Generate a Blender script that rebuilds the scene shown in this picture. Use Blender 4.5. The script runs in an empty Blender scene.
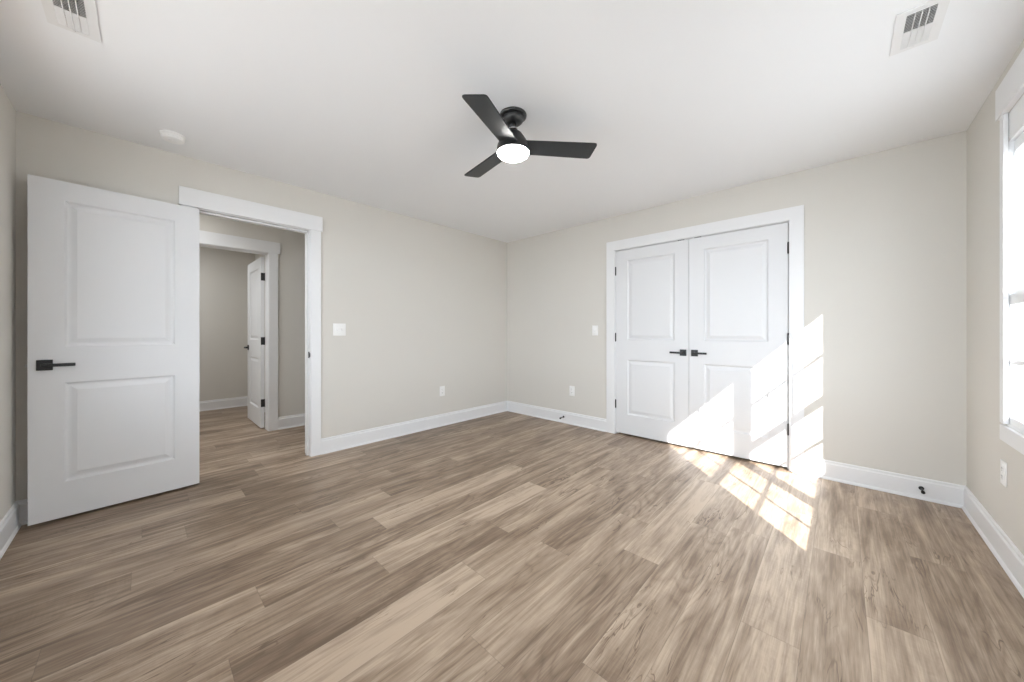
import bpy, bmesh, math, random
from mathutils import Vector, Matrix
C = bpy.context
S = C.scene
rnd = random.Random(7)

# ------------------------------------------------------------------ camera, world, sun, exposure
W, YB, H = 4.128, -4.159, 2.44           # right wall x, back wall y, ceiling height
cam = bpy.data.cameras.new('camera')
cam.sensor_width = 36.0
cam.lens = 349.513 / 1024 * 36.0
cam.shift_y = -(341.0 - 332.38) / 1024
cam.clip_start = 0.02
camo = bpy.data.objects.new('camera', cam)
S.collection.objects.link(camo)
camo.location = (3.5358, -3.6558, 1.1360)
camo.rotation_euler = (math.pi / 2, 0, math.radians(43.25))
S.camera = camo

world = bpy.data.worlds.new('sky'); S.world = world
world.use_nodes = True
bg = world.node_tree.nodes['Background']
bg.inputs[0].default_value = (0.885, 0.955, 1.035, 1)
bg.inputs[1].default_value = 8.2

def lamp(name, kind, loc, energy, color=(1, 1, 1), **kw):
    d = bpy.data.lights.new(name, kind)
    d.energy = energy; d.color = color
    o = bpy.data.objects.new(name, d); S.collection.objects.link(o)
    o.location = loc
    for k, v in kw.items(): setattr(d, k, v)
    return o

sun = lamp('sun', 'SUN', (8, -6, 6), 17.0, (1.0, 0.97, 0.945), angle=math.radians(0.5))
sun.rotation_euler = Vector((-0.88, 1.0, -0.88)).to_track_quat('-Z', 'Y').to_euler()

def portal(loc, rot, sx, sy):
    o = lamp('window_portal', 'AREA', loc, 1.0, shape='RECTANGLE', size=sx, size_y=sy)
    o.rotation_euler = rot
    o.data.cycles.is_portal = True
portal((W + 0.07, -1.455, 1.40), (0, math.radians(90), 0), 1.6, 1.5)
portal((2.25, YB - 0.09, 1.45), (math.radians(90), 0, 0), 3.4, 1.5)

o = lamp('hall_fill_light', 'AREA', (-0.70, -3.9, 2.40), 18.0, (0.96, 0.98, 1.0), shape='DISK', size=0.35)  # unseen fill light added to brighten the hall, no fixture behind it
o = lamp('far_room_fill_light', 'AREA', (-2.3, -3.7, 2.40), 15.0, (0.96, 0.98, 1.0), shape='DISK', size=0.35)  # added fill as well, for the room across the hall

S.view_settings.view_transform = 'Standard'
S.view_settings.look = 'None'
S.view_settings.exposure = 0.13
S.view_settings.gamma = 1.0
S.view_settings.use_curve_mapping = False
S.cycles.use_denoising = True
S.cycles.max_bounces = 16
S.cycles.diffuse_bounces = 10
S.cycles.transparent_max_bounces = 16
S.cycles.sample_clamp_indirect = 6.0

# ------------------------------------------------------------------ materials
def mat(name, color, rough=0.5, metal=0.0, spec=0.5, noise=0.0, bump=0.0, scale=40.0):
    m = bpy.data.materials.new(name); m.use_nodes = True
    nt = m.node_tree; b = nt.nodes['Principled BSDF']
    b.inputs['Base Color'].default_value = (*color, 1)
    b.inputs['Roughness'].default_value = rough
    b.inputs['Metallic'].default_value = metal
    b.inputs['Specular IOR Level'].default_value = spec
    tc = nt.nodes.new('ShaderNodeTexCoord')
    n = nt.nodes.new('ShaderNodeTexNoise'); n.inputs['Scale'].default_value = scale
    n.inputs['Detail'].default_value = 4
    nt.links.new(tc.outputs['Object'], n.inputs['Vector'])
    if noise:
        mx = nt.nodes.new('ShaderNodeMixRGB'); mx.blend_type = 'MULTIPLY'
        mx.inputs[0].default_value = noise; mx.inputs[1].default_value = (*color, 1)
        nt.links.new(n.outputs['Fac'], mx.inputs[2])
        nt.links.new(mx.outputs[0], b.inputs['Base Color'])
    if bump:
        bp = nt.nodes.new('ShaderNodeBump'); bp.inputs['Strength'].default_value = bump
        bp.inputs['Distance'].default_value = 0.002
        nt.links.new(n.outputs['Fac'], bp.inputs['Height'])
        nt.links.new(bp.outputs[0], b.inputs['Normal'])
    return m

M_WALL = mat('greige_wall_paint', (0.664, 0.643, 0.600), 0.75, spec=0.25, bump=0.05, scale=180)
M_CEIL = mat('white_ceiling_paint', (0.85, 0.86, 0.875), 0.85, spec=0.2, bump=0.05, scale=120)
M_TRIM = mat('white_trim_enamel', (0.785, 0.790, 0.80), 0.32, spec=0.4)
M_DOOR = mat('white_door_enamel', (0.715, 0.722, 0.735), 0.38, spec=0.4, bump=0.03, scale=90)
M_BLACK = mat('matte_black_metal', (0.012, 0.012, 0.013), 0.38, spec=0.5)
M_FAN = mat('fan_black_metal', (0.020, 0.021, 0.022), 0.32, spec=0.6)
M_BLADE = mat('fan_black_blade', (0.029, 0.033, 0.037), 0.42, spec=0.5, noise=0.3, scale=25)
M_PLASTIC = mat('white_plastic', (0.86, 0.86, 0.85), 0.3, spec=0.5)
M_SLOT = mat('dark_socket_slot', (0.05, 0.05, 0.05), 0.6)
M_VENT = mat('white_vent_metal', (0.78, 0.78, 0.78), 0.4)
M_DUCT_SHADE = mat('painted_duct_shade', (0.05, 0.05, 0.052), 0.8)
M_VINYL = mat('white_window_vinyl', (0.83, 0.84, 0.85), 0.35)
M_STEEL = mat('brushed_steel', (0.6, 0.6, 0.6), 0.3, metal=1.0)
M_RUBBER = mat('black_rubber', (0.015, 0.015, 0.015), 0.7)
M_GLINT = mat('neck_glint', (0.55, 0.55, 0.56), 0.25, metal=1.0)

def lens_mat():
    m = bpy.data.materials.new('lit_opal_lens'); m.use_nodes = True
    b = m.node_tree.nodes['Principled BSDF']
    b.inputs['Base Color'].default_value = (0.9, 0.88, 0.84, 1)
    b.inputs['Emission Color'].default_value = (1.0, 0.97, 0.94, 1)
    b.inputs['Emission Strength'].default_value = 58.0
    b.inputs['Roughness'].default_value = 0.4
    return m
M_LENS = lens_mat()

def glass_mat():
    m = bpy.data.materials.new('window_glass'); m.use_nodes = True
    nt = m.node_tree; nt.nodes.clear()
    out = nt.nodes.new('ShaderNodeOutputMaterial'); mix = nt.nodes.new('ShaderNodeMixShader')
    tr = nt.nodes.new('ShaderNodeBsdfTransparent'); gl = nt.nodes.new('ShaderNodeBsdfGlossy')
    lw = nt.nodes.new('ShaderNodeLayerWeight'); lw.inputs['Blend'].default_value = 0.5
    pw = nt.nodes.new('ShaderNodeMath'); pw.operation = 'POWER'; pw.inputs[1].default_value = 5.0
    nt.links.new(lw.outputs['Facing'], pw.inputs[0])
    fr = nt.nodes.new('ShaderNodeMath'); fr.operation = 'MULTIPLY_ADD'; fr.inputs[1].default_value = 0.5; fr.inputs[2].default_value = 0.03
    nt.links.new(pw.outputs[0], fr.inputs[0])
    tr.inputs[0].default_value = (0.98, 0.985, 0.985, 1); gl.inputs['Roughness'].default_value = 0.02
    nt.links.new(fr.outputs[0], mix.inputs[0]); nt.links.new(tr.outputs[0], mix.inputs[1])
    nt.links.new(gl.outputs[0], mix.inputs[2]); nt.links.new(mix.outputs[0], out.inputs[0])
    return m
M_GLASS = glass_mat()

def floor_mat():
    m = bpy.data.materials.new('oak_vinyl_planks'); m.use_nodes = True
    nt = m.node_tree; N = nt.nodes; L = nt.links; b = N['Principled BSDF']
    def node(t, **kw):
        n = N.new(t)
        for k, v in kw.items(): setattr(n, k, v)
        return n
    def math_(op, a, bb, clamp=False):
        n = node('ShaderNodeMath', operation=op); n.use_clamp = clamp
        for i, v in enumerate((a, bb)):
            if isinstance(v, (int, float)): n.inputs[i].default_value = v
            elif v is not None: L.new(v, n.inputs[i])
        return n.outputs[0]
    uv = node('ShaderNodeUVMap'); uv.uv_map = 'plank'
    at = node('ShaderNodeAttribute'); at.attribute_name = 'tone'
    sep = node('ShaderNodeSeparateXYZ'); L.new(uv.outputs[0], sep.inputs[0])
    sa = node('ShaderNodeSeparateColor'); L.new(at.outputs['Color'], sa.inputs[0])
    tone, r1, r2 = sa.outputs[0], sa.outputs[1], sa.outputs[2]
    u, v = sep.outputs[0], sep.outputs[1]
    def coords(su, sv, off):
        c = node('ShaderNodeCombineXYZ')
        L.new(math_('MULTIPLY', u, su), c.inputs[0])
        L.new(math_('MULTIPLY', v, sv), c.inputs[1])
        L.new(math_('MULTIPLY', r1, 91.0 + off), c.inputs[2])
        return c.outputs[0]
    def noise(su, sv, off, detail=3.0, dist=0.0, rough=0.55):
        n = node('ShaderNodeTexNoise'); n.inputs['Scale'].default_value = 1.0
        n.inputs['Detail'].default_value = detail; n.inputs['Distortion'].default_value = dist
        n.inputs['Roughness'].default_value = rough
        L.new(coords(su, sv, off), n.inputs['Vector'])
        return n.outputs['Fac']
    broad = noise(10.0, 0.85, 3, 3, 1.6)           # long soft streaks
    patch = noise(5.0, 1.7, 11, 3, 1.4)           # blotches
    streak = noise(30, 2.1, 17, 3, 1.4, 0.6)      # narrow streaks
    fine = noise(150, 4.5, 23, 4, 0.4, 0.7)        # pores
    saw = noise(14, 130, 31, 2, 0.2)              # cross-cut saw marks
    # cathedral figure: contour lines of a stretched noise, strong on some planks only
    fig = noise(5.5, 0.75, 47, 1.5, 0.5)
    cont = math_('FRACT', math_('MULTIPLY', fig, 17.0), None)
    cont = math_('POWER', math_('ABSOLUTE', math_('SUBTRACT', math_('MULTIPLY', cont, 2.0), 1.0), None), 2.5)
    # knots and cracks: short dark slivers
    cr = noise(17, 2.0, 59, 2.5, 1.6)
    ridge = math_('ABSOLUTE', math_('SUBTRACT', cr, 0.5), None)
    crack = math_('SUBTRACT', 1.0, math_('DIVIDE', ridge, 0.022), True)
    gate = noise(6.5, 2.2, 71, 1.0)
    crack = math_('MULTIPLY', crack, math_('MULTIPLY', math_('SUBTRACT', gate, 0.55), 9.0, True), True)
    mott = noise(34, 13, 83, 3, 1.0)
    rough_zone = math_('MULTIPLY', math_('SUBTRACT', noise(4.5, 1.1, 97, 1.0), 0.5), 5.0, True)
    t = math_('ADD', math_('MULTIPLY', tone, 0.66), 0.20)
    def add(t, n, amp): return math_('ADD', t, math_('MULTIPLY', math_('SUBTRACT', n, 0.5), amp))
    t = add(t, broad, 1.50); t = add(t, patch, 0.70); t = add(t, streak, 0.80); t = add(t, fine, 0.85)
    t = math_('ADD', t, math_('MULTIPLY', math_('SUBTRACT', 1.0, math_('DIVIDE', u, 0.016), True), math_('MULTIPLY', r1, 0.45)))
    t = add(t, saw, math_('MULTIPLY', r1, 0.22))
    t = add(t, mott, math_('MULTIPLY', rough_zone, 0.6))
    t = math_('SUBTRACT', t, math_('MULTIPLY', cont, math_('MULTIPLY', r2, 0.30)))
    t = math_('SUBTRACT', t, math_('MULTIPLY', crack, 0.70))
    ramp = node('ShaderNodeValToRGB'); L.new(t, ramp.inputs[0])
    e = ramp.color_ramp.elements
    e[0].position = 0.0; e[0].color = (0.145, 0.097, 0.063, 1)
    e[1].position = 1.0; e[1].color = (0.510, 0.402, 0.303, 1)
    k = e.new(0.32); k.color = (0.232, 0.164, 0.112, 1)
    k = e.new(0.62); k.color = (0.348, 0.262, 0.190, 1)
    # seams at the plank edges
    eu = math_('MINIMUM', u, math_('SUBTRACT', 0.1805, u))
    seam = math_('SUBTRACT', 1.0, math_('DIVIDE', eu, 0.0016), True)
    ev = math_('MINIMUM', v, math_('SUBTRACT', 1.22, v))
    seam2 = math_('SUBTRACT', 1.0, math_('DIVIDE', ev, 0.0016), True)
    sm = math_('MAXIMUM', seam, seam2)
    mx = node('ShaderNodeMixRGB'); mx.inputs[2].default_value = (0.10, 0.072, 0.05, 1)
    L.new(math_('MULTIPLY', sm, 0.55), mx.inputs[0]); L.new(ramp.outputs[0], mx.inputs[1])
    L.new(mx.outputs[0], b.inputs['Base Color'])
    b.inputs['Specular IOR Level'].default_value = 0.6
    L.new(math_('ADD', 0.34, math_('MULTIPLY', fine, 0.14)), b.inputs['Roughness'])
    bp = node('ShaderNodeBump'); bp.inputs['Strength'].default_value = 0.12; bp.inputs['Distance'].default_value = 0.0015
    L.new(math_('SUBTRACT', math_('ADD', fine, math_('MULTIPLY', crack, -0.8)), math_('MULTIPLY', sm, 1.5)), bp.inputs['Height'])
    L.new(bp.outputs[0], b.inputs['Normal'])
    return m
M_FLOOR = floor_mat()

# ------------------------------------------------------------------ mesh helpers
class MB:
    def __init__(self): self.bm = bmesh.new()
    def box(self, x0, x1, y0, y1, z0, z1, bev=0.0):
        b = bmesh.new()
        bmesh.ops.create_cube(b, size=1)
        bmesh.ops.scale(b, vec=(abs(x1 - x0), abs(y1 - y0), abs(z1 - z0)), verts=b.verts)
        bmesh.ops.translate(b, vec=((x0 + x1) / 2, (y0 + y1) / 2, (z0 + z1) / 2), verts=b.verts)
        if bev: bmesh.ops.bevel(b, geom=b.edges[:], offset=bev, segments=2, profile=0.5, affect='EDGES')
        self._add(b); return self
    def _add(self, b, M=None):
        if M: bmesh.ops.transform(b, matrix=M, verts=b.verts)
        me = bpy.data.meshes.new('tmp'); b.to_mesh(me); b.free()
        self.bm.from_mesh(me); bpy.data.meshes.remove(me)
    def cyl(self, p0, p1, r0, r1=None, seg=24, bev=0.0):
        p0, p1 = Vector(p0), Vector(p1); d = p1 - p0
        b = bmesh.new()
        bmesh.ops.create_cone(b, cap_ends=True, segments=seg, radius1=r0, radius2=r0 if r1 is None else r1, depth=d.length)
        if bev: bmesh.ops.bevel(b, geom=[e for e in b.edges if abs(e.verts[0].co.z - e.verts[1].co.z) < 1e-6], offset=bev, segments=2, affect='EDGES')
        M = Matrix.Translation((p0 + p1) / 2) @ d.to_track_quat('Z', 'Y').to_matrix().to_4x4()
        self._add(b, M); return self
    def lathe(self, prof, seg=48, c=(0, 0, 0)):
        bm = self.bm; rings = []
        for r, z in prof:
            if r < 1e-6: rings.append([bm.verts.new((c[0], c[1], c[2] + z))])
            else: rings.append([bm.verts.new((c[0] + r * math.cos(2 * math.pi * i / seg), c[1] + r * math.sin(2 * math.pi * i / seg), c[2] + z)) for i in range(seg)])
        for a, b in zip(rings, rings[1:]):
            for i in range(seg):
                j = (i + 1) % seg
                if len(a) == 1 and len(b) == 1: continue
                if len(a) == 1: bm.faces.new((a[0], b[i], b[j]))
                elif len(b) == 1: bm.faces.new((a[i], a[j], b[0]))
                else: bm.faces.new((a[i], a[j], b[j], b[i]))
        return self
    def prism(self, pts, z0, z1, bev=0.0, M=None):
        b = bmesh.new()
        lo = [b.verts.new((x, y, z0)) for x, y in pts]
        f = b.faces.new(lo)
        r = bmesh.ops.extrude_face_region(b, geom=[f])
        bmesh.ops.translate(b, vec=(0, 0, z1 - z0), verts=[v for v in r['geom'] if isinstance(v, bmesh.types.BMVert)])
        bmesh.ops.recalc_face_normals(b, faces=b.faces)
        if bev: bmesh.ops.bevel(b, geom=[e for e in b.edges if abs(e.verts[0].co.z - e.verts[1].co.z) < 1e-6], offset=bev, segments=2, affect='EDGES')
        self._add(b, M); return self
    def tf(self, M): bmesh.ops.transform(self.bm, matrix=M, verts=self.bm.verts); return self
    def build(self, name, material, parent=None, smooth=False):
        bmesh.ops.recalc_face_normals(self.bm, faces=self.bm.faces)
        me = bpy.data.meshes.new(name); self.bm.to_mesh(me); self.bm.free()
        me.materials.append(material)
        if smooth:
            for p in me.polygons: p.use_smooth = True
            try: me.set_sharp_from_angle(angle=math.radians(38))
            except Exception: pass
        ob = bpy.data.objects.new(name, me); S.collection.objects.link(ob)
        if parent: ob.parent = parent
        return ob

def tag(o, label, cat, group=None, kind=None):
    o['label'] = label; o['category'] = cat
    if group: o['group'] = group
    if kind: o['kind'] = kind
    return o
def empty(name, loc, rz=0.0):
    o = bpy.data.objects.new(name, None); S.collection.objects.link(o)
    o.location = loc; o.rotation_euler = (0, 0, rz); o.empty_display_size = 0.1
    return o
def struct(mb, name, m, label, cat, smooth=False):
    return tag(mb.build(name, m, None, smooth), label, cat, kind='structure')

# ------------------------------------------------------------------ the room shell
JD = 0.14                                   # inside wall thickness
DY0, DY1, DH = -3.362, -2.593, 2.068        # bedroom doorway
CX0, CX1, CH = 1.695, 3.223, 2.050          # closet opening
HX, EH = -1.26, 2.045                                  # far wall of the hall
EY0, EY1 = -3.41, -2.65                     # doorway across the hall
WY0, WY1, WZ0, WZ1 = -2.185, -0.745, 0.680, 2.20   # window opening in right wall
BX0, BX1 = 0.78, 3.95                       # opening for the added fill window behind the camera

m = MB()
m.box(-JD, 0, YB - 0.1, DY0 - 0.018, 0, H).box(-JD, 0, DY1 + 0.018, 0.12, 0, H).box(-JD, 0, DY0 - 0.018, DY1 + 0.018, DH + 0.018, H)
struct(m, 'wall_left', M_WALL, 'greige painted wall with the open doorway to the hall', 'wall')
m = MB()
m.box(0, CX0 - 0.018, 0, 0.12, 0, H).box(CX1 + 0.018, W + 0.06, 0, 0.12, 0, H).box(CX0 - 0.018, CX1 + 0.018, 0, 0.12, CH + 0.018, H)
struct(m, 'wall_front', M_WALL, 'greige painted wall around the double closet doors', 'wall')
m = MB()
m.box(W, W + 0.06, YB - 0.1, WY0, 0, H).box(W, W + 0.06, WY1, 0, 0, H).box(W, W + 0.06, WY0, WY1, 0, WZ0).box(W, W + 0.06, WY0, WY1, WZ1, H)
struct(m, 'wall_right', M_WALL, 'bright greige wall with the window at right edge', 'wall')
m = MB()
m.box(0, BX0, YB - 0.1, YB, 0, H).box(BX1, W, YB - 0.1, YB, 0, H).box(BX0, BX1, YB - 0.1, YB, 0, WZ0).box(BX0, BX1, YB - 0.1, YB, WZ1, H)
struct(m, 'wall_back', M_WALL, 'sliver of greige wall left of the open door', 'wall')
# closet behind the double doors
m = MB().box(1.2, 3.8, 0.75, 0.80, 0, H).box(1.2, 1.25, 0.12, 0.75, 0, H).box(3.75, 3.8, 0.12, 0.75, 0, H)
struct(m, 'wall_closet', M_WALL, 'inside of the closet behind the double doors', 'wall')
# hall and the room across it
m = MB()
m.box(HX - JD, HX, -5.3, EY0 - 0.018, 0, H).box(HX - JD, HX, EY1 + 0.018, -0.9, 0, H).box(HX - JD, HX, EY0 - 0.018, EY1 + 0.018, EH + 0.018, H)
struct(m, 'wall_hall', M_WALL, 'shaded greige hall wall seen through the doorway', 'wall')
m = MB().box(HX - JD, -JD, -0.95, -0.85, 0, H).box(HX - JD, -JD, -5.3, -5.2, 0, H).box(-JD, 0.02, -5.3, YB - 0.1, 0, H)
struct(m, 'wall_hall_end', M_WALL, 'end walls of the hall out of sight', 'wall')
m = MB().box(-3.3, -3.18, -5.3, -2.2, 0, H)
struct(m, 'wall_far_room', M_WALL, 'shaded greige wall of the room across the hall', 'wall')
m = MB().box(-3.18, HX - JD, -2.42, -2.2, 0, H).box(-3.18, HX - JD, -5.3, -5.2, 0, H)
struct(m, 'wall_far_room_side', M_WALL, 'side wall behind the narrow white door across the hall', 'wall')
m = MB().box(-3.3, W + 0.06, -5.3, 0.8, H, H + 0.12)
struct(m, 'ceiling', M_CEIL, 'smooth white painted bedroom ceiling', 'ceiling')

# floor: rows of planks running towards the closet wall
PW, PL = 0.1805, 1.22
ENDS = {-5: -2.851, -7: -2.68, -4: -2.226, -3: -2.565, -2: -2.165, -1: -2.81, 0: -1.922, 1: -2.614, 3: -2.038, 4: -1.219, 5: -0.445,
        6: -0.976, -8: -1.645, -9: -2.465, -10: -1.738, -11: -3.478, -13: -3.156, -14: -3.431, -15: -3.012, -17: -3.005, -20: -2.673, -21: -3.147}
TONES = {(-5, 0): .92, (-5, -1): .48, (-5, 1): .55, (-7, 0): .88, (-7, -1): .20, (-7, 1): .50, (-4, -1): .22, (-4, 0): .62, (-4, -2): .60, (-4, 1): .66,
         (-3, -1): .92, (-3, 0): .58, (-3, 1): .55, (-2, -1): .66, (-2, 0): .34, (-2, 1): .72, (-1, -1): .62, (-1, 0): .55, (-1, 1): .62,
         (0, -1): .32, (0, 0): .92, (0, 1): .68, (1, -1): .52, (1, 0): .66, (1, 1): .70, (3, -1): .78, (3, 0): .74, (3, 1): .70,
         (4, -1): .58, (4, -2): .60, (4, 0): .78, (5, -1): .52, (5, -2): .62, (5, 0): .86, (6, 0): .58, (6, -1): .56, (6, -2): .6, (7, 0): .56, (7, -1): .6, (2, 0): .7, (2, -1): .64, (2, 1): .74,  # rows nearest the right wall lightened to paint in brighter light there
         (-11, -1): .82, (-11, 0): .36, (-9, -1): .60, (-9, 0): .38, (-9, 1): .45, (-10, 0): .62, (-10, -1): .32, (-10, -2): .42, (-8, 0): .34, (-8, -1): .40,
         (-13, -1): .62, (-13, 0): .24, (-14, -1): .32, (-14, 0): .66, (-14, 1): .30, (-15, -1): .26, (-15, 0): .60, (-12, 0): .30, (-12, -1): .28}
bm = bmesh.new(); uvl = bm.loops.layers.uv.new('plank'); cl = bm.loops.layers.float_color.new('tone')
for row in range(-34, 8):
    x1 = 2.888 + PW * row; x0 = x1 - PW
    e = ENDS.get(row, rnd.uniform(-3, -2))
    for n in range(-4, 5):
        y0 = e + n * PL; y1 = y0 + PL
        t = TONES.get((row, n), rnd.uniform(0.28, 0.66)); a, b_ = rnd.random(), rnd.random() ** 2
        ax, bx = max(x0, -3.3), min(x1, W + 0.05); ay, by = max(y0, -5.3), min(y1, 0.8)
        if bx - ax < 1e-4 or by - ay < 1e-4: continue
        f = bm.faces.new([bm.verts.new(p) for p in ((ax, ay, 0), (bx, ay, 0), (bx, by, 0), (ax, by, 0))])
        for lp in f.loops:
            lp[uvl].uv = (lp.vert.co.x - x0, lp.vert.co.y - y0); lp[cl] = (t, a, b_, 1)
bmesh.ops.remove_doubles(bm, verts=bm.verts, dist=1e-5)
me = bpy.data.meshes.new('floor'); bm.to_mesh(me); bm.free(); me.materials.append(M_FLOOR)
fl = bpy.data.objects.new('floor', me); S.collection.objects.link(fl)
tag(fl, 'brown oak-look plank floor running towards the closet doors', 'floor', kind='structure')

# baseboards: profile swept along a wall, mitred at room corners
BPROF = [(0, 0), (0.024, 0), (0.024, 0.006), (0.020, 0.014), (0.015, 0.019), (0.015, 0.118), (0.012, 0.123), (0.009, 0.126), (0.009, 0.138), (0.006, 0.143), (0, 0.144)]
def baseboard(m, p0, p1, nrm, m0=0, m1=0):
    p0, p1, nrm = Vector((*p0, 0)), Vector((*p1, 0)), Vector((*nrm, 0)); d = (p1 - p0).normalized()
    A = [m.bm.verts.new(p0 + nrm * o + d * (o * m0) + Vector((0, 0, z))) for o, z in BPROF]
    B = [m.bm.verts.new(p1 + nrm * o - d * (o * m1) + Vector((0, 0, z))) for o, z in BPROF]
    k = len(BPROF)
    for i in range(k):
        j = (i + 1) % k; m.bm.faces.new((A[i], A[j], B[j], B[i]))
    m.bm.faces.new(A); m.bm.faces.new(B[::-1])
    return m
def bb(name, label, *args):
    return struct(baseboard(MB(), *args), name, M_TRIM, label, 'baseboard')
bb('baseboard_left', 'white baseboard under the wall plates on the left wall', (0, -2.505), (0, 0), (1, 0), 0, 1)
bb('baseboard_left_rear', 'short shaded white baseboard behind the open door', (0, YB), (0, -3.452), (1, 0), 1, 0)
bb('baseboard_front', 'white baseboard between the far corner and closet casing', (0, 0), (1.592, 0), (0, -1), 1, 0)
bb('baseboard_front_right', 'short white baseboard right of the closet with a doorstop', (3.319, 0), (W, 0), (0, -1), 0, 1)
bb('baseboard_right', 'white baseboard below the window on the right wall', (W, YB), (W, 0), (-1, 0), 1, 1)
bb('baseboard_back', 'white baseboard end in the lower left corner of the room', (0, YB), (W, YB), (0, 1), 1, 1)
bb('baseboard_hall', 'shaded baseboard on the hall wall right of the casing', (HX, -2.556), (HX, -0.95), (1, 0), 0, 1)
bb('baseboard_hall_rear', 'hall baseboard hidden behind the open bedroom door', (HX, -5.2), (HX, -3.50), (1, 0), 1, 0)
bb('baseboard_far_room', 'white baseboard at the back of the room across the hall', (-3.18, -5.2), (-3.18, -2.42), (1, 0), 1, 1)
bb('baseboard_far_room_side', 'baseboard behind the narrow door across the hall', (-3.18, -2.42), (HX - JD, -2.42), (0, -1), 1, 0)

# bedroom doorway: jambs, side casings and a deeper head board
t = empty('trim_1', (0, (DY0 + DY1) / 2, 0)); tag(t, 'white casing with header board around the open doorway', 'door casing', kind='structure')
def child_world(mb, name, material, parent, smooth=False):
    bpy_parent_loc = parent.matrix_basis.inverted()
    mb.tf(bpy_parent_loc)
    return mb.build(name, material, parent, smooth)
m = MB().box(-JD, 0.0, DY0 - 0.018, DY0, 0, DH).box(-JD, 0.0, DY1, DY1 + 0.018, 0, DH).box(-JD, 0.0, DY0 - 0.018, DY1 + 0.018, DH, DH + 0.018)
m.box(-0.088, -0.05, DY0, DY0 + 0.011, 0, DH).box(-0.088, -0.05, DY1 - 0.011, DY1, 0, DH).box(-0.088, -0.05, DY0, DY1, DH - 0.011, DH)
child_world(m, 'jamb', M_TRIM, t)
child_world(MB().box(0.0, 0.018, DY1 + 0.004, -2.505, 0, DH + 0.004, 0.002), 'side_casing', M_TRIM, t)
child_world(MB().box(0.0, 0.018, -3.450, DY0 - 0.004, 0, DH + 0.004, 0.002), 'side_casing', M_TRIM, t)
child_world(MB().box(0.0, 0.024, -3.464, -2.493, DH + 0.004, 2.207, 0.002), 'head_casing', M_TRIM, t)
child_world(MB().box(-JD - 0.018, -JD, DY1 + 0.004, -2.505, 0, DH + 0.004).box(-JD - 0.018, -JD, -3.45, DY0 - 0.004, 0, DH + 0.004).box(-JD - 0.024, -JD, -3.468, -2.486, DH + 0.004, 2.207), 'hall_casing', M_TRIM, t)
s = child_world(MB().box(-0.045, -0.012, DY1 - 0.0025, DY1 + 0.001, 0.900, 0.958, 0.001).box(-0.012, 0.004, DY1 - 0.004, DY1 + 0.001, 0.912, 0.946, 0.001), 'strike_plate', M_BLACK, t); s['label'] = 'black metal strike plate'

# closet casing: flat frame, mitred corners
t = empty('trim_2', ((CX0 + CX1) / 2, 0, 0)); tag(t, 'flat white casing framing the double closet doors', 'door casing', kind='structure')
m = MB().box(CX0 - 0.018, CX0, 0, 0.12, 0, CH).box(CX1, CX1 + 0.018, 0, 0.12, 0, CH).box(CX0 - 0.018, CX1 + 0.018, 0, 0.12, CH, CH + 0.018)
m.box(CX0, CX0 + 0.011, 0.04, 0.07, 0, CH).box(CX1 - 0.011, CX1, 0.04, 0.07, 0, CH).box(CX0, CX1, 0.04, 0.07, CH - 0.011, CH)
child_world(m, 'jamb', M_TRIM, t)
XZ = Matrix.Rotation(math.pi / 2, 4, 'X')       # prism in x,z standing in front of the wall: (x,y,z)->(x,-z,y)
ci0, ci1, co0, co1, ct = CX0 - 0.004, CX1 + 0.004, 1.590, 3.321, 2.158
child_world(MB().prism([(co0, 0), (ci0, 0), (ci0, CH + 0.004), (co0, ct)], 0, 0.018, 0.0015, XZ), 'side_casing', M_TRIM, t)
child_world(MB().prism([(ci1, 0), (co1, 0), (co1, ct), (ci1, CH + 0.004)], 0, 0.018, 0.0015, XZ), 'side_casing', M_TRIM, t)
child_world(MB().prism([(ci0, CH + 0.004), (ci1, CH + 0.004), (co1, ct), (co0, ct)], 0, 0.018, 0.0015, XZ), 'head_casing', M_TRIM, t)
for x in (2.385, 2.535):
    k = child_world(MB().box(x - 0.03, x + 0.03, 0.004, 0.028, CH - 0.005, CH + 0.001, 0.001), 'ball_catch', M_BLACK, t); k['label'] = 'dark metal ball catch'

# casing of the doorway across the hall
t = empty('trim_3', (HX, (EY0 + EY1) / 2, 0)); tag(t, 'white casing and header of the doorway across the hall', 'door casing', kind='structure')
m = MB().box(HX - JD, HX, EY0 - 0.018, EY0, 0, EH).box(HX - JD, HX, EY1, EY1 + 0.018, 0, EH).box(HX - JD, HX, EY0 - 0.018, EY1 + 0.018, EH, EH + 0.018)
child_world(m, 'jamb', M_TRIM, t)
child_world(MB().box(HX, HX + 0.018, EY1 + 0.004, -2.556, 0, EH + 0.004, 0.002), 'side_casing', M_TRIM, t)
child_world(MB().box(HX, HX + 0.018, -3.498, EY0 - 0.004, 0, EH + 0.004, 0.002), 'side_casing', M_TRIM, t)
child_world(MB().box(HX, HX + 0.024, -3.516, -2.535, EH + 0.004, 2.180, 0.002), 'head_casing', M_TRIM, t)

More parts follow.
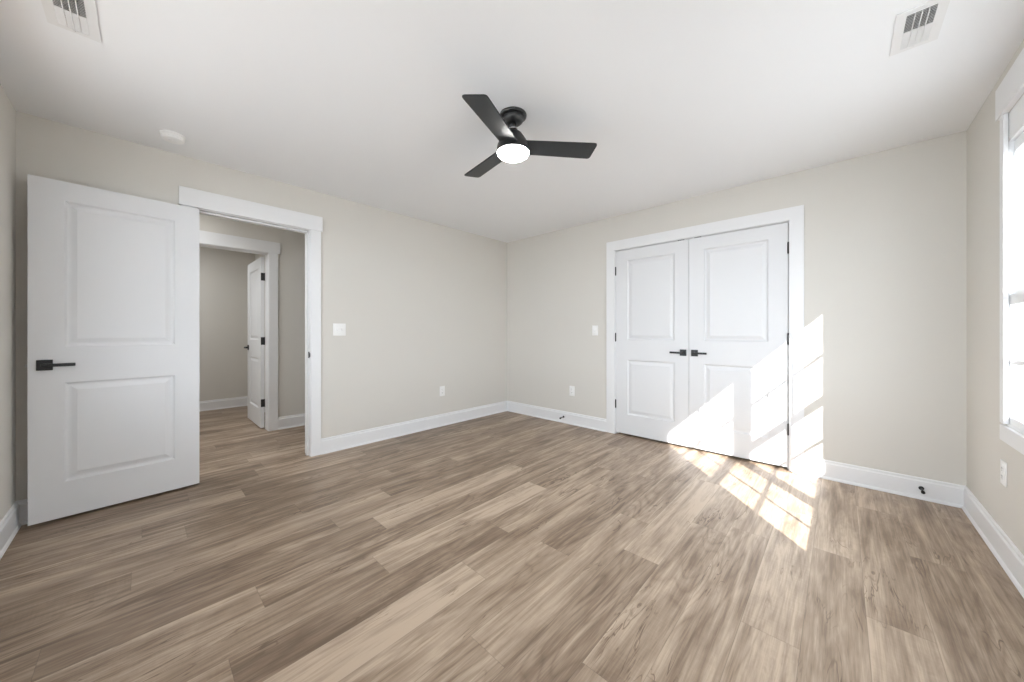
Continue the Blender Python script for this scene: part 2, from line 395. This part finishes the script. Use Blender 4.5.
# ------------------------------------------------------------------ doors
def leaf_bm(w, h, thick, side=0.131, top=0.116, lock=(0.814, 1.032), bot=0.214):
    """two-panel moulded leaf, x 0..w, y -t/2..t/2, z 0..h; both faces have raised panels"""
    m = MB(); bm = m.bm
    xs = [0, side, w - side, w]; zs = [0, bot, lock[0], lock[1], h - top, h]
    rings = [(0.0, 0.0), (0.003, 0.003), (0.011, 0.0115), (0.018, 0.0125), (0.026, 0.0112), (0.049, 0.003), (0.053, 0.003)]
    for s in (-1, 1):
        y = s * thick / 2
        V = {(i, j): bm.verts.new((xs[i], y, zs[j])) for i in range(4) for j in range(6)}
        for i in range(3):
            for j in range(5):
                q = [V[i, j], V[i + 1, j], V[i + 1, j + 1], V[i, j + 1]]
                if i == 1 and j in (1, 3):
                    prev = q
                    for off, dep in rings[1:]:
                        x0, x1, z0, z1 = xs[1] + off, xs[2] - off, zs[j] + off, zs[j + 1] - off
                        cur = [bm.verts.new((a, s * (thick / 2 - dep), b)) for a, b in ((x0, z0), (x1, z0), (x1, z1), (x0, z1))]
                        for k in range(4):
                            n = (k + 1) % 4; bm.faces.new((prev[k], prev[n], cur[n], cur[k]))
                        prev = cur
                    bm.faces.new(prev)
                else: bm.faces.new(q)
        if s == -1: A = V
        else: B = V
    ring = [(i, 0) for i in range(4)] + [(3, j) for j in range(1, 6)] + [(i, 5) for i in (2, 1, 0)] + [(0, j) for j in (4, 3, 2, 1)]
    for k in range(len(ring)):
        a, b = ring[k], ring[(k + 1) % len(ring)]
        bm.faces.new((A[a], A[b], B[b], B[a]))
    return m
def lever_set(parent, w, thick, z, sides, backset=0.062):
    x = w - backset
    for s in sides:
        y = s * thick / 2
        h = MB().box(x - 0.030, x + 0.030, min(y, y + s * 0.009), max(y, y + s * 0.009), z - 0.031, z + 0.031, 0.002).build('handle_rosette', M_BLACK, parent)
        l = MB().cyl((x, y + s * 0.007, z), (x, y + s * 0.045, z), 0.011, seg=20)
        l.box(x - 0.115, x + 0.012, min(y + s * 0.036, y + s * 0.048), max(y + s * 0.036, y + s * 0.048), z - 0.0095, z + 0.0095, 0.003)
        l.build('lever', M_BLACK, h, True)
def hinges(parent, y, zs, edge=None, thick=0.035, hx=-0.003):
    for z in zs:
        m = MB().cyl((hx, y, z - 0.045), (hx, y, z + 0.045), 0.0075, seg=16)
        m.cyl((hx, y, z - 0.049), (hx, y, z + 0.049), 0.005, seg=12)
        if edge: m.box(-0.0022, 0.001, -thick / 2, thick / 2, z - 0.045, z + 0.045)
        m.build('hinge', M_BLACK, parent, True)

def make_door(name, loc, rz, w, h, label, hinge_y, handle_sides, hz, edge=None, latch=True, handle_z=0.925, hx=-0.003, backset=0.059):
    r = empty(name, loc, rz); tag(r, label, 'door', kind='structure')
    leaf_bm(w, h, 0.035).build('door_leaf', M_DOOR, r)
    lever_set(r, w, 0.035, handle_z, handle_sides, backset)
    hinges(r, hinge_y, hz, edge, hx=hx)
    if latch:
        k = MB().box(w - 0.001, w + 0.0015, -0.013, 0.013, handle_z - 0.028, handle_z + 0.028).box(w, w + 0.011, -0.006, 0.006, handle_z - 0.008, handle_z + 0.008, 0.002).build('latch_bolt', M_STEEL, r)
        k['label'] = 'silver latch bolt'
    return r
d = Vector((0.118 - 0.068, -4.100 + 3.357))
make_door('door_1', (0.068 - 0.0175, -3.357, 0.018), math.atan2(d.y, d.x), 0.748, 2.032, 'white two-panel door swung open against the left wall', -0.026, (1, -1), (0.21, 1.0, 1.80), hx=0.012)
make_door('door_2', (CX0 + 0.003, 0.0205, 0.022), 0.0, 0.7585, 2.022, 'left closet door, white two-panel leaf with lever on its right', -0.0225, (-1,), (0.315, 1.060, 1.800), latch=False, handle_z=0.915, backset=0.050)
make_door('door_3', (CX1 - 0.0045, 0.0205, 0.022), math.pi, 0.7585, 2.022, 'right closet door, white two-panel leaf crossed by sunlight', 0.0225, (1,), (0.315, 1.060, 1.810), latch=False, handle_z=0.915, backset=0.050)
make_door('door_4', (HX - JD - 0.012, EY1 - 0.022, 0.015), math.pi, 0.742, 2.005, 'narrow-looking open white door across the hall with black hinges', -0.0245, (1, -1), (0.29, 1.02, 1.775), edge=True)

# ------------------------------------------------------------------ windows on the right wall
XG = W + 0.012
def make_window(name, y0, y1, fy0, fy1, ymunt, label):
    """double-hung window in the right wall; glass from y0 to y1, unit from fy0 to fy1"""
    r = empty(name, (W + 0.03, (fy0 + fy1) / 2, WZ0)); tag(r, label, 'window', kind='structure')
    m = MB().box(W + 0.002, W + 0.05, fy0, fy0 + 0.018, WZ0, WZ1).box(W + 0.002, W + 0.05, fy1 - 0.018, fy1, WZ0, WZ1)
    m.box(W + 0.002, W + 0.05, fy0 + 0.018, fy1 - 0.018, WZ0 - 0.001, WZ0 + 0.012).box(W + 0.002, W + 0.05, fy0 + 0.018, fy1 - 0.018, 2.06, WZ1)
    child_world(m, 'window_frame', M_VINYL, r)
    a, b = fy0 + 0.018, fy1 - 0.018
    for nm, x0, x1, z0, z1, g0, g1, zm in (('lower_sash', XG - 0.008, XG + 0.006, WZ0 + 0.012, 1.318, 0.728, 1.270, 0.995), ('upper_sash', XG + 0.007, XG + 0.021, 1.300, 2.06, 1.360, 2.005, 1.682)):
        m = MB().box(x0, x1, a, y0, z0, z1).box(x0, x1, y1, b, z0, z1).box(x0, x1, y0, y1, z0, g0).box(x0, x1, y0, y1, g1, z1)
        sa = child_world(m, nm, M_VINYL, r)
        g = MB().box((x0 + x1) / 2 - 0.002, (x0 + x1) / 2 + 0.002, y0, y1, g0, g1).tf(r.matrix_basis.inverted()).build('pane', M_GLASS, sa)
        xm = (x0 + x1) / 2
        q = MB().box(xm - 0.004, xm + 0.004, ymunt - 0.011, ymunt + 0.011, g0, g1).box(xm - 0.006, xm + 0.006, y0, y1, zm - 0.0115, zm + 0.0115).tf(r.matrix_basis.inverted()).build('muntin', M_VINYL, sa)
    k = MB().box(XG - 0.018, XG - 0.008, (y0 + y1) / 2 - 0.03, (y0 + y1) / 2 + 0.03, 1.29, 1.312, 0.002)
    child_world(k, 'sash_lock', M_VINYL, r)
    return r
make_window('window_1', -1.344, -0.775, -1.402, -0.745, -1.045, 'white double-hung window nearest the closet corner at right edge')
make_window('window_2', -2.148, -1.500, -2.185, -1.458, -1.824, 'second white double-hung window mulled beside the first')
t = empty('trim_4', (W, -1.455, WZ0)); tag(t, 'white casing with overhanging header around the window', 'window casing', kind='structure')
child_world(MB().box(W - 0.016, W, -0.775, -0.722, 0.69, WZ1, 0.0015), 'side_casing', M_TRIM, t)
child_world(MB().box(W - 0.016, W, -2.245, -2.18, 0.69, WZ1, 0.0015), 'side_casing', M_TRIM, t)
child_world(MB().box(W - 0.016, W + 0.03, -1.458, -1.402, 0.70, WZ1, 0.0015), 'mullion_casing', M_TRIM, t)
child_world(MB().box(W - 0.024, W, -2.27, -0.697, WZ1, 2.352, 0.0015), 'head_casing', M_TRIM, t)
child_world(MB().box(W - 0.016, W, -2.245, -0.722, 0.605, 0.680, 0.0015), 'bottom_casing', M_TRIM, t)
# unseen window added behind the camera to let in more daylight
r = empty('fill_window', ((BX0 + BX1) / 2, YB, WZ0)); tag(r, 'added triple window behind the viewpoint that lets in fill daylight', 'window', kind='structure')
m = MB().box(BX0, BX0 + 0.05, YB - 0.08, YB - 0.02, WZ0, WZ1).box(BX1 - 0.05, BX1, YB - 0.08, YB - 0.02, WZ0, WZ1)
m.box(BX0, BX1, YB - 0.08, YB - 0.02, WZ0, WZ0 + 0.05).box(BX0, BX1, YB - 0.08, YB - 0.02, WZ1 - 0.05, WZ1).box(1.63, 1.73, YB - 0.08, YB - 0.02, WZ0, WZ1).box(2.77, 2.87, YB - 0.08, YB - 0.02, WZ0, WZ1)
m.box(BX0, BX1, YB - 0.06, YB - 0.03, 1.42, 1.47)
child_world(m, 'window_frame', M_VINYL, r)
child_world(MB().box(BX0, BX1, YB - 0.052, YB - 0.048, WZ0, WZ1), 'pane', M_GLASS, r)
m = MB().box(BX0 - 0.09, BX0, YB, YB + 0.018, WZ0 - 0.09, WZ1).box(BX1, BX1 + 0.09, YB, YB + 0.018, WZ0 - 0.09, WZ1).box(BX0 - 0.11, BX1 + 0.11, YB, YB + 0.024, WZ1, WZ1 + 0.14).box(BX0, BX1, YB, YB + 0.018, WZ0 - 0.09, WZ0)
child_world(m, 'casing', M_TRIM, r)

M_GROUND = mat('pale_ground', (0.42, 0.42, 0.415), 0.9, noise=0.3, scale=3)
struct(MB().box(-30, 60, -45, 30, -0.5, -0.4), 'ground', M_GROUND, 'pale ground outside the windows', 'ground')
# unseen slab added outside the rear window to keep direct sun out
struct(MB().box(-0.3, 7.0, YB - 2.5, YB - 0.1, 2.50, 2.60), 'sun_blocker', M_TRIM, 'white slab added behind the viewpoint to block the sun', 'sun blocker')

# ------------------------------------------------------------------ ceiling fan
fx, fy = 2.105, -2.125
fan = empty('ceiling_fan', (fx, fy, H))
tag(fan, 'black three-blade flush-mount ceiling fan with a lit round lamp', 'ceiling fan')
MB().lathe([(0, 0), (0.079, 0), (0.081, -0.006), (0.080, -0.013), (0.076, -0.017), (0.062, -0.019), (0.062, -0.031), (0.058, -0.040), (0.044, -0.053), (0.030, -0.060), (0, -0.060)]).build('canopy', M_FAN, fan, True)
MB().lathe([(0, -0.05), (0.022, -0.055), (0.020, -0.075), (0.020, -0.100), (0.028, -0.108), (0, -0.110)]).build('downrod', M_FAN, fan, True)
c = MB().lathe([(0.0195, -0.083), (0.026, -0.084), (0.026, -0.092), (0.0195, -0.093)]).build('glint', M_GLINT, fan, True); c['label'] = 'highlight on the neck as a bright collar'  # bright ring stands in for the highlight on the dark neck
MB().lathe([(0, -0.098), (0.030, -0.100), (0.040, -0.108), (0.052, -0.116), (0.062, -0.130), (0.078, -0.156), (0.090, -0.176), (0.096, -0.190), (0.0985, -0.214), (0.0985, -0.228), (0.095, -0.229), (0.095, -0.221), (0, -0.221)]).build('motor_housing', M_FAN, fan, True)
lens = MB().lathe([(0.0945, -0.222), (0.0945, -0.230), (0.090, -0.240), (0.078, -0.249), (0.055, -0.256), (0.028, -0.259), (0, -0.260)]).build('lamp_lens', M_LENS, fan, True)
lens['label'] = 'glowing opal lamp lens'
def blade_pts():
    raw = [(0.060, -0.058), (0.060, 0.058), (0.490, 0.068), (0.502, -0.068)]
    rad = [0.004, 0.004, 0.022, 0.022]; out = []
    for i, p in enumerate(raw):
        p = Vector(p); a = Vector(raw[i - 1]); b = Vector(raw[(i + 1) % 4])
        u, v = (a - p).normalized(), (b - p).normalized(); ang = u.angle(v); tl = rad[i] / math.tan(ang / 2)
        p0, p1 = p + u * tl, p + v * tl
        for k in range(6):
            s = k / 5; q = p0 * (1 - s) ** 2 + p * 2 * s * (1 - s) + p1 * s * s; out.append((q.x, q.y))
    return out
for ang in (-69.0, 49.0, 170.0):
    M = Matrix.Translation((0, 0, -0.192)) @ Matrix.Rotation(math.radians(ang), 4, 'Z') @ Matrix.Rotation(math.radians(-11), 4, 'X')
    b = MB().prism(blade_pts(), -0.004, 0.004, 0.002, M).build('blade', M_BLADE, fan)

# ------------------------------------------------------------------ ceiling vents
def make_vent(loc, rz, label, lx=0.29, ly=0.145):
    """two-way register: local x is the long axis; first half of the fins opens to the camera"""
    r = empty('ceiling_vent', loc, rz); tag(r, label, 'air vent', 'white registers in the ceiling')
    x, y, b = lx / 2, ly / 2, 0.031
    m = MB()
    for (a0, a1, b0, b1) in ((-x, x, -y, -y + b), (-x, x, y - b, y), (-x, -x + b, -y + b, y - b), (x - b, x, -y + b, y - b)):
        m.box(a0, a1, b0, b1, -0.006, 0)
    # bevelled rim towards the room
    m.build('face_plate', M_VENT, r)
    k = MB().box(-x + b - 0.003, x - b + 0.003, -y + b - 0.003, y - b + 0.003, -0.0012, 0.0)  # flat dark plate stands in for the shade inside the duct
    k = k.build('duct_shade_plate', M_DUCT_SHADE, r); k['label'] = 'dark plate painted as the shade behind the fins'
    n = 22; span = lx - 2 * b
    for half, sg in ((0, -1), (1, 1)):
        f = MB()
        for i in range(n // 2):
            cx = -x + b + span * (half * n // 2 + i + 0.5) / n
            g = MB().box(-0.0062, 0.0062, -y + b, y - b, -0.0005, 0.0005)
            g.tf(Matrix.Translation((cx, 0, -0.0065)) @ Matrix.Rotation(math.radians(sg * 42), 4, 'Y'))
            me = bpy.data.meshes.new('t'); g.bm.to_mesh(me); g.bm.free(); f.bm.from_mesh(me); bpy.data.meshes.remove(me)
        f.build('fins', M_VENT, r)
    q = MB()
    for yy in (-0.018, 0.001, 0.02): q.box(-x + b, x - b, yy - 0.0015, yy + 0.0015, -0.0125, -0.001)
    q.build('rib', M_VENT, r)
    for q in (-1, 1): MB().cyl((q * (x - 0.015), 0, -0.0085), (q * (x - 0.015), 0, -0.0055), 0.004, seg=12).build('screw', M_VENT, r)
    return r
make_vent((1.262, -3.850, H), 0.0, 'white ceiling register at the top left above the open door')
make_vent((3.775, -1.384, H), math.radians(-90), 'white ceiling register at the top right near the window')

# smoke detector
sd = empty('smoke_detector', (0.320, -3.510, H)); tag(sd, 'round white smoke detector on the ceiling above the doorway', 'smoke detector')
MB().lathe([(0, 0), (0.062, 0), (0.062, -0.010), (0, -0.010)]).build('mounting_plate', M_PLASTIC, sd, True)
MB().lathe([(0, -0.009), (0.058, -0.010), (0.060, -0.022), (0.054, -0.034), (0.040, -0.040), (0.020, -0.042), (0, -0.042)]).build('housing', M_PLASTIC, sd, True)
k = MB().lathe([(0.0, -0.040), (0.009, -0.0415), (0.008, -0.0445), (0, -0.045)], 20, (0.018, -0.012, 0)).build('test_button', M_VENT, sd, True)
k = MB()
for i in range(18):
    a = 2 * math.pi * i / 18
    g = MB().box(0.0545, 0.0600, -0.004, 0.004, -0.028, -0.025); g.tf(Matrix.Rotation(a, 4, 'Z'))
    me = bpy.data.meshes.new('t'); g.bm.to_mesh(me); g.bm.free(); k.bm.from_mesh(me); bpy.data.meshes.remove(me)
k.build('vent_slots', M_VENT, sd)

# ------------------------------------------------------------------ wall plates (local: plate in x,z, facing -y)
def plate_root(name, loc, rz, label, cat): return tag(empty(name, loc, rz), label, cat)
def plate_mesh(w, h, r): return MB().box(-w / 2, w / 2, -0.006, 0, -h / 2, h / 2, 0.0025).build('cover_plate', M_PLASTIC, r, True)
def make_switch(loc, rz, label, gangs):
    r = plate_root('light_switch', loc, rz, label, 'light switch')
    w = 0.074 if gangs == 1 else 0.118
    plate_mesh(w, 0.118, r)
    for i in range(gangs):
        x = 0 if gangs == 1 else (-0.023 + 0.046 * i)
        s = MB().box(x - 0.006, x + 0.006, -0.0068, -0.004, -0.0125, 0.0125, 0.0008).build('switch_collar', M_VENT, r)
        g = MB().box(-0.0045, 0.0045, -0.014, 0, -0.0055, 0.0055, 0.0015)
        g.tf(Matrix.Translation((x, -0.005, 0.002)) @ Matrix.Rotation(math.radians(-25 if i == 0 else 25), 4, 'X')).build('toggle', M_PLASTIC, r)
        for q in (-0.03, 0.03): MB().cyl((x, -0.0075, q), (x, -0.005, q), 0.003, seg=10).build('screw', M_VENT, r)
    return r
def make_outlet(loc, rz, label):
    r = plate_root('electrical_outlet', loc, rz, label, 'electrical outlet')
    plate_mesh(0.074, 0.120, r)
    for z in (0.0195, -0.0195):
        s = MB().cyl((0, -0.0085, z), (0, -0.004, z), 0.0165, seg=28, bev=0.001).build('socket', M_PLASTIC, r, True)
        MB().box(-0.0075, -0.0055, -0.009, -0.0078, z - 0.001, z + 0.008).box(0.0055, 0.0075, -0.009, -0.0078, z + 0.0005, z + 0.008).cyl((0, -0.009, z - 0.007), (0, -0.0078, z - 0.007), 0.0024, seg=12).build('slots', M_SLOT, s)
    MB().cyl((0, -0.0075, 0), (0, -0.005, 0), 0.003, seg=10).build('screw', M_VENT, r)
    return r
LEFT = math.radians(90); RIGHT = math.radians(-90)
make_switch((0, -2.337, 1.163), LEFT, 'square double light switch on the left wall by the doorway', 2)
make_outlet((0, -1.140, 0.422), LEFT, 'white electrical outlet low on the left wall')
make_switch((1.437, 0, 1.158), 0.0, 'narrow single light switch left of the closet doors', 1)
make_outlet((1.117, 0, 0.413), 0.0, 'white electrical outlet low on the closet wall')
make_outlet((W, -0.718, 0.438), RIGHT, 'white electrical outlet under the window, seen nearly edge-on')

# ------------------------------------------------------------------ door stops on the closet wall baseboard
def make_stop(x, label):
    r = empty('door_stop', (x, -0.015, 0.076)); tag(r, label, 'door stop', 'black door stops on the baseboard')
    MB().cyl((0, 0.0, 0), (0, -0.007, 0), 0.0135, 0.011, 20).build('base', M_BLACK, r, True)
    MB().cyl((0, -0.006, 0), (0, -0.062, -0.004), 0.0048, seg=14).build('rod', M_BLACK, r, True)
    MB().cyl((0, -0.058, -0.004), (0, -0.078, -0.0055), 0.009, 0.010, 18, 0.002).build('rubber_tip', M_RUBBER, r, True)
    return r
make_stop(1.000, 'small black door stop left of the closet doors')
make_stop(3.935, 'small black door stop near the right-hand corner')
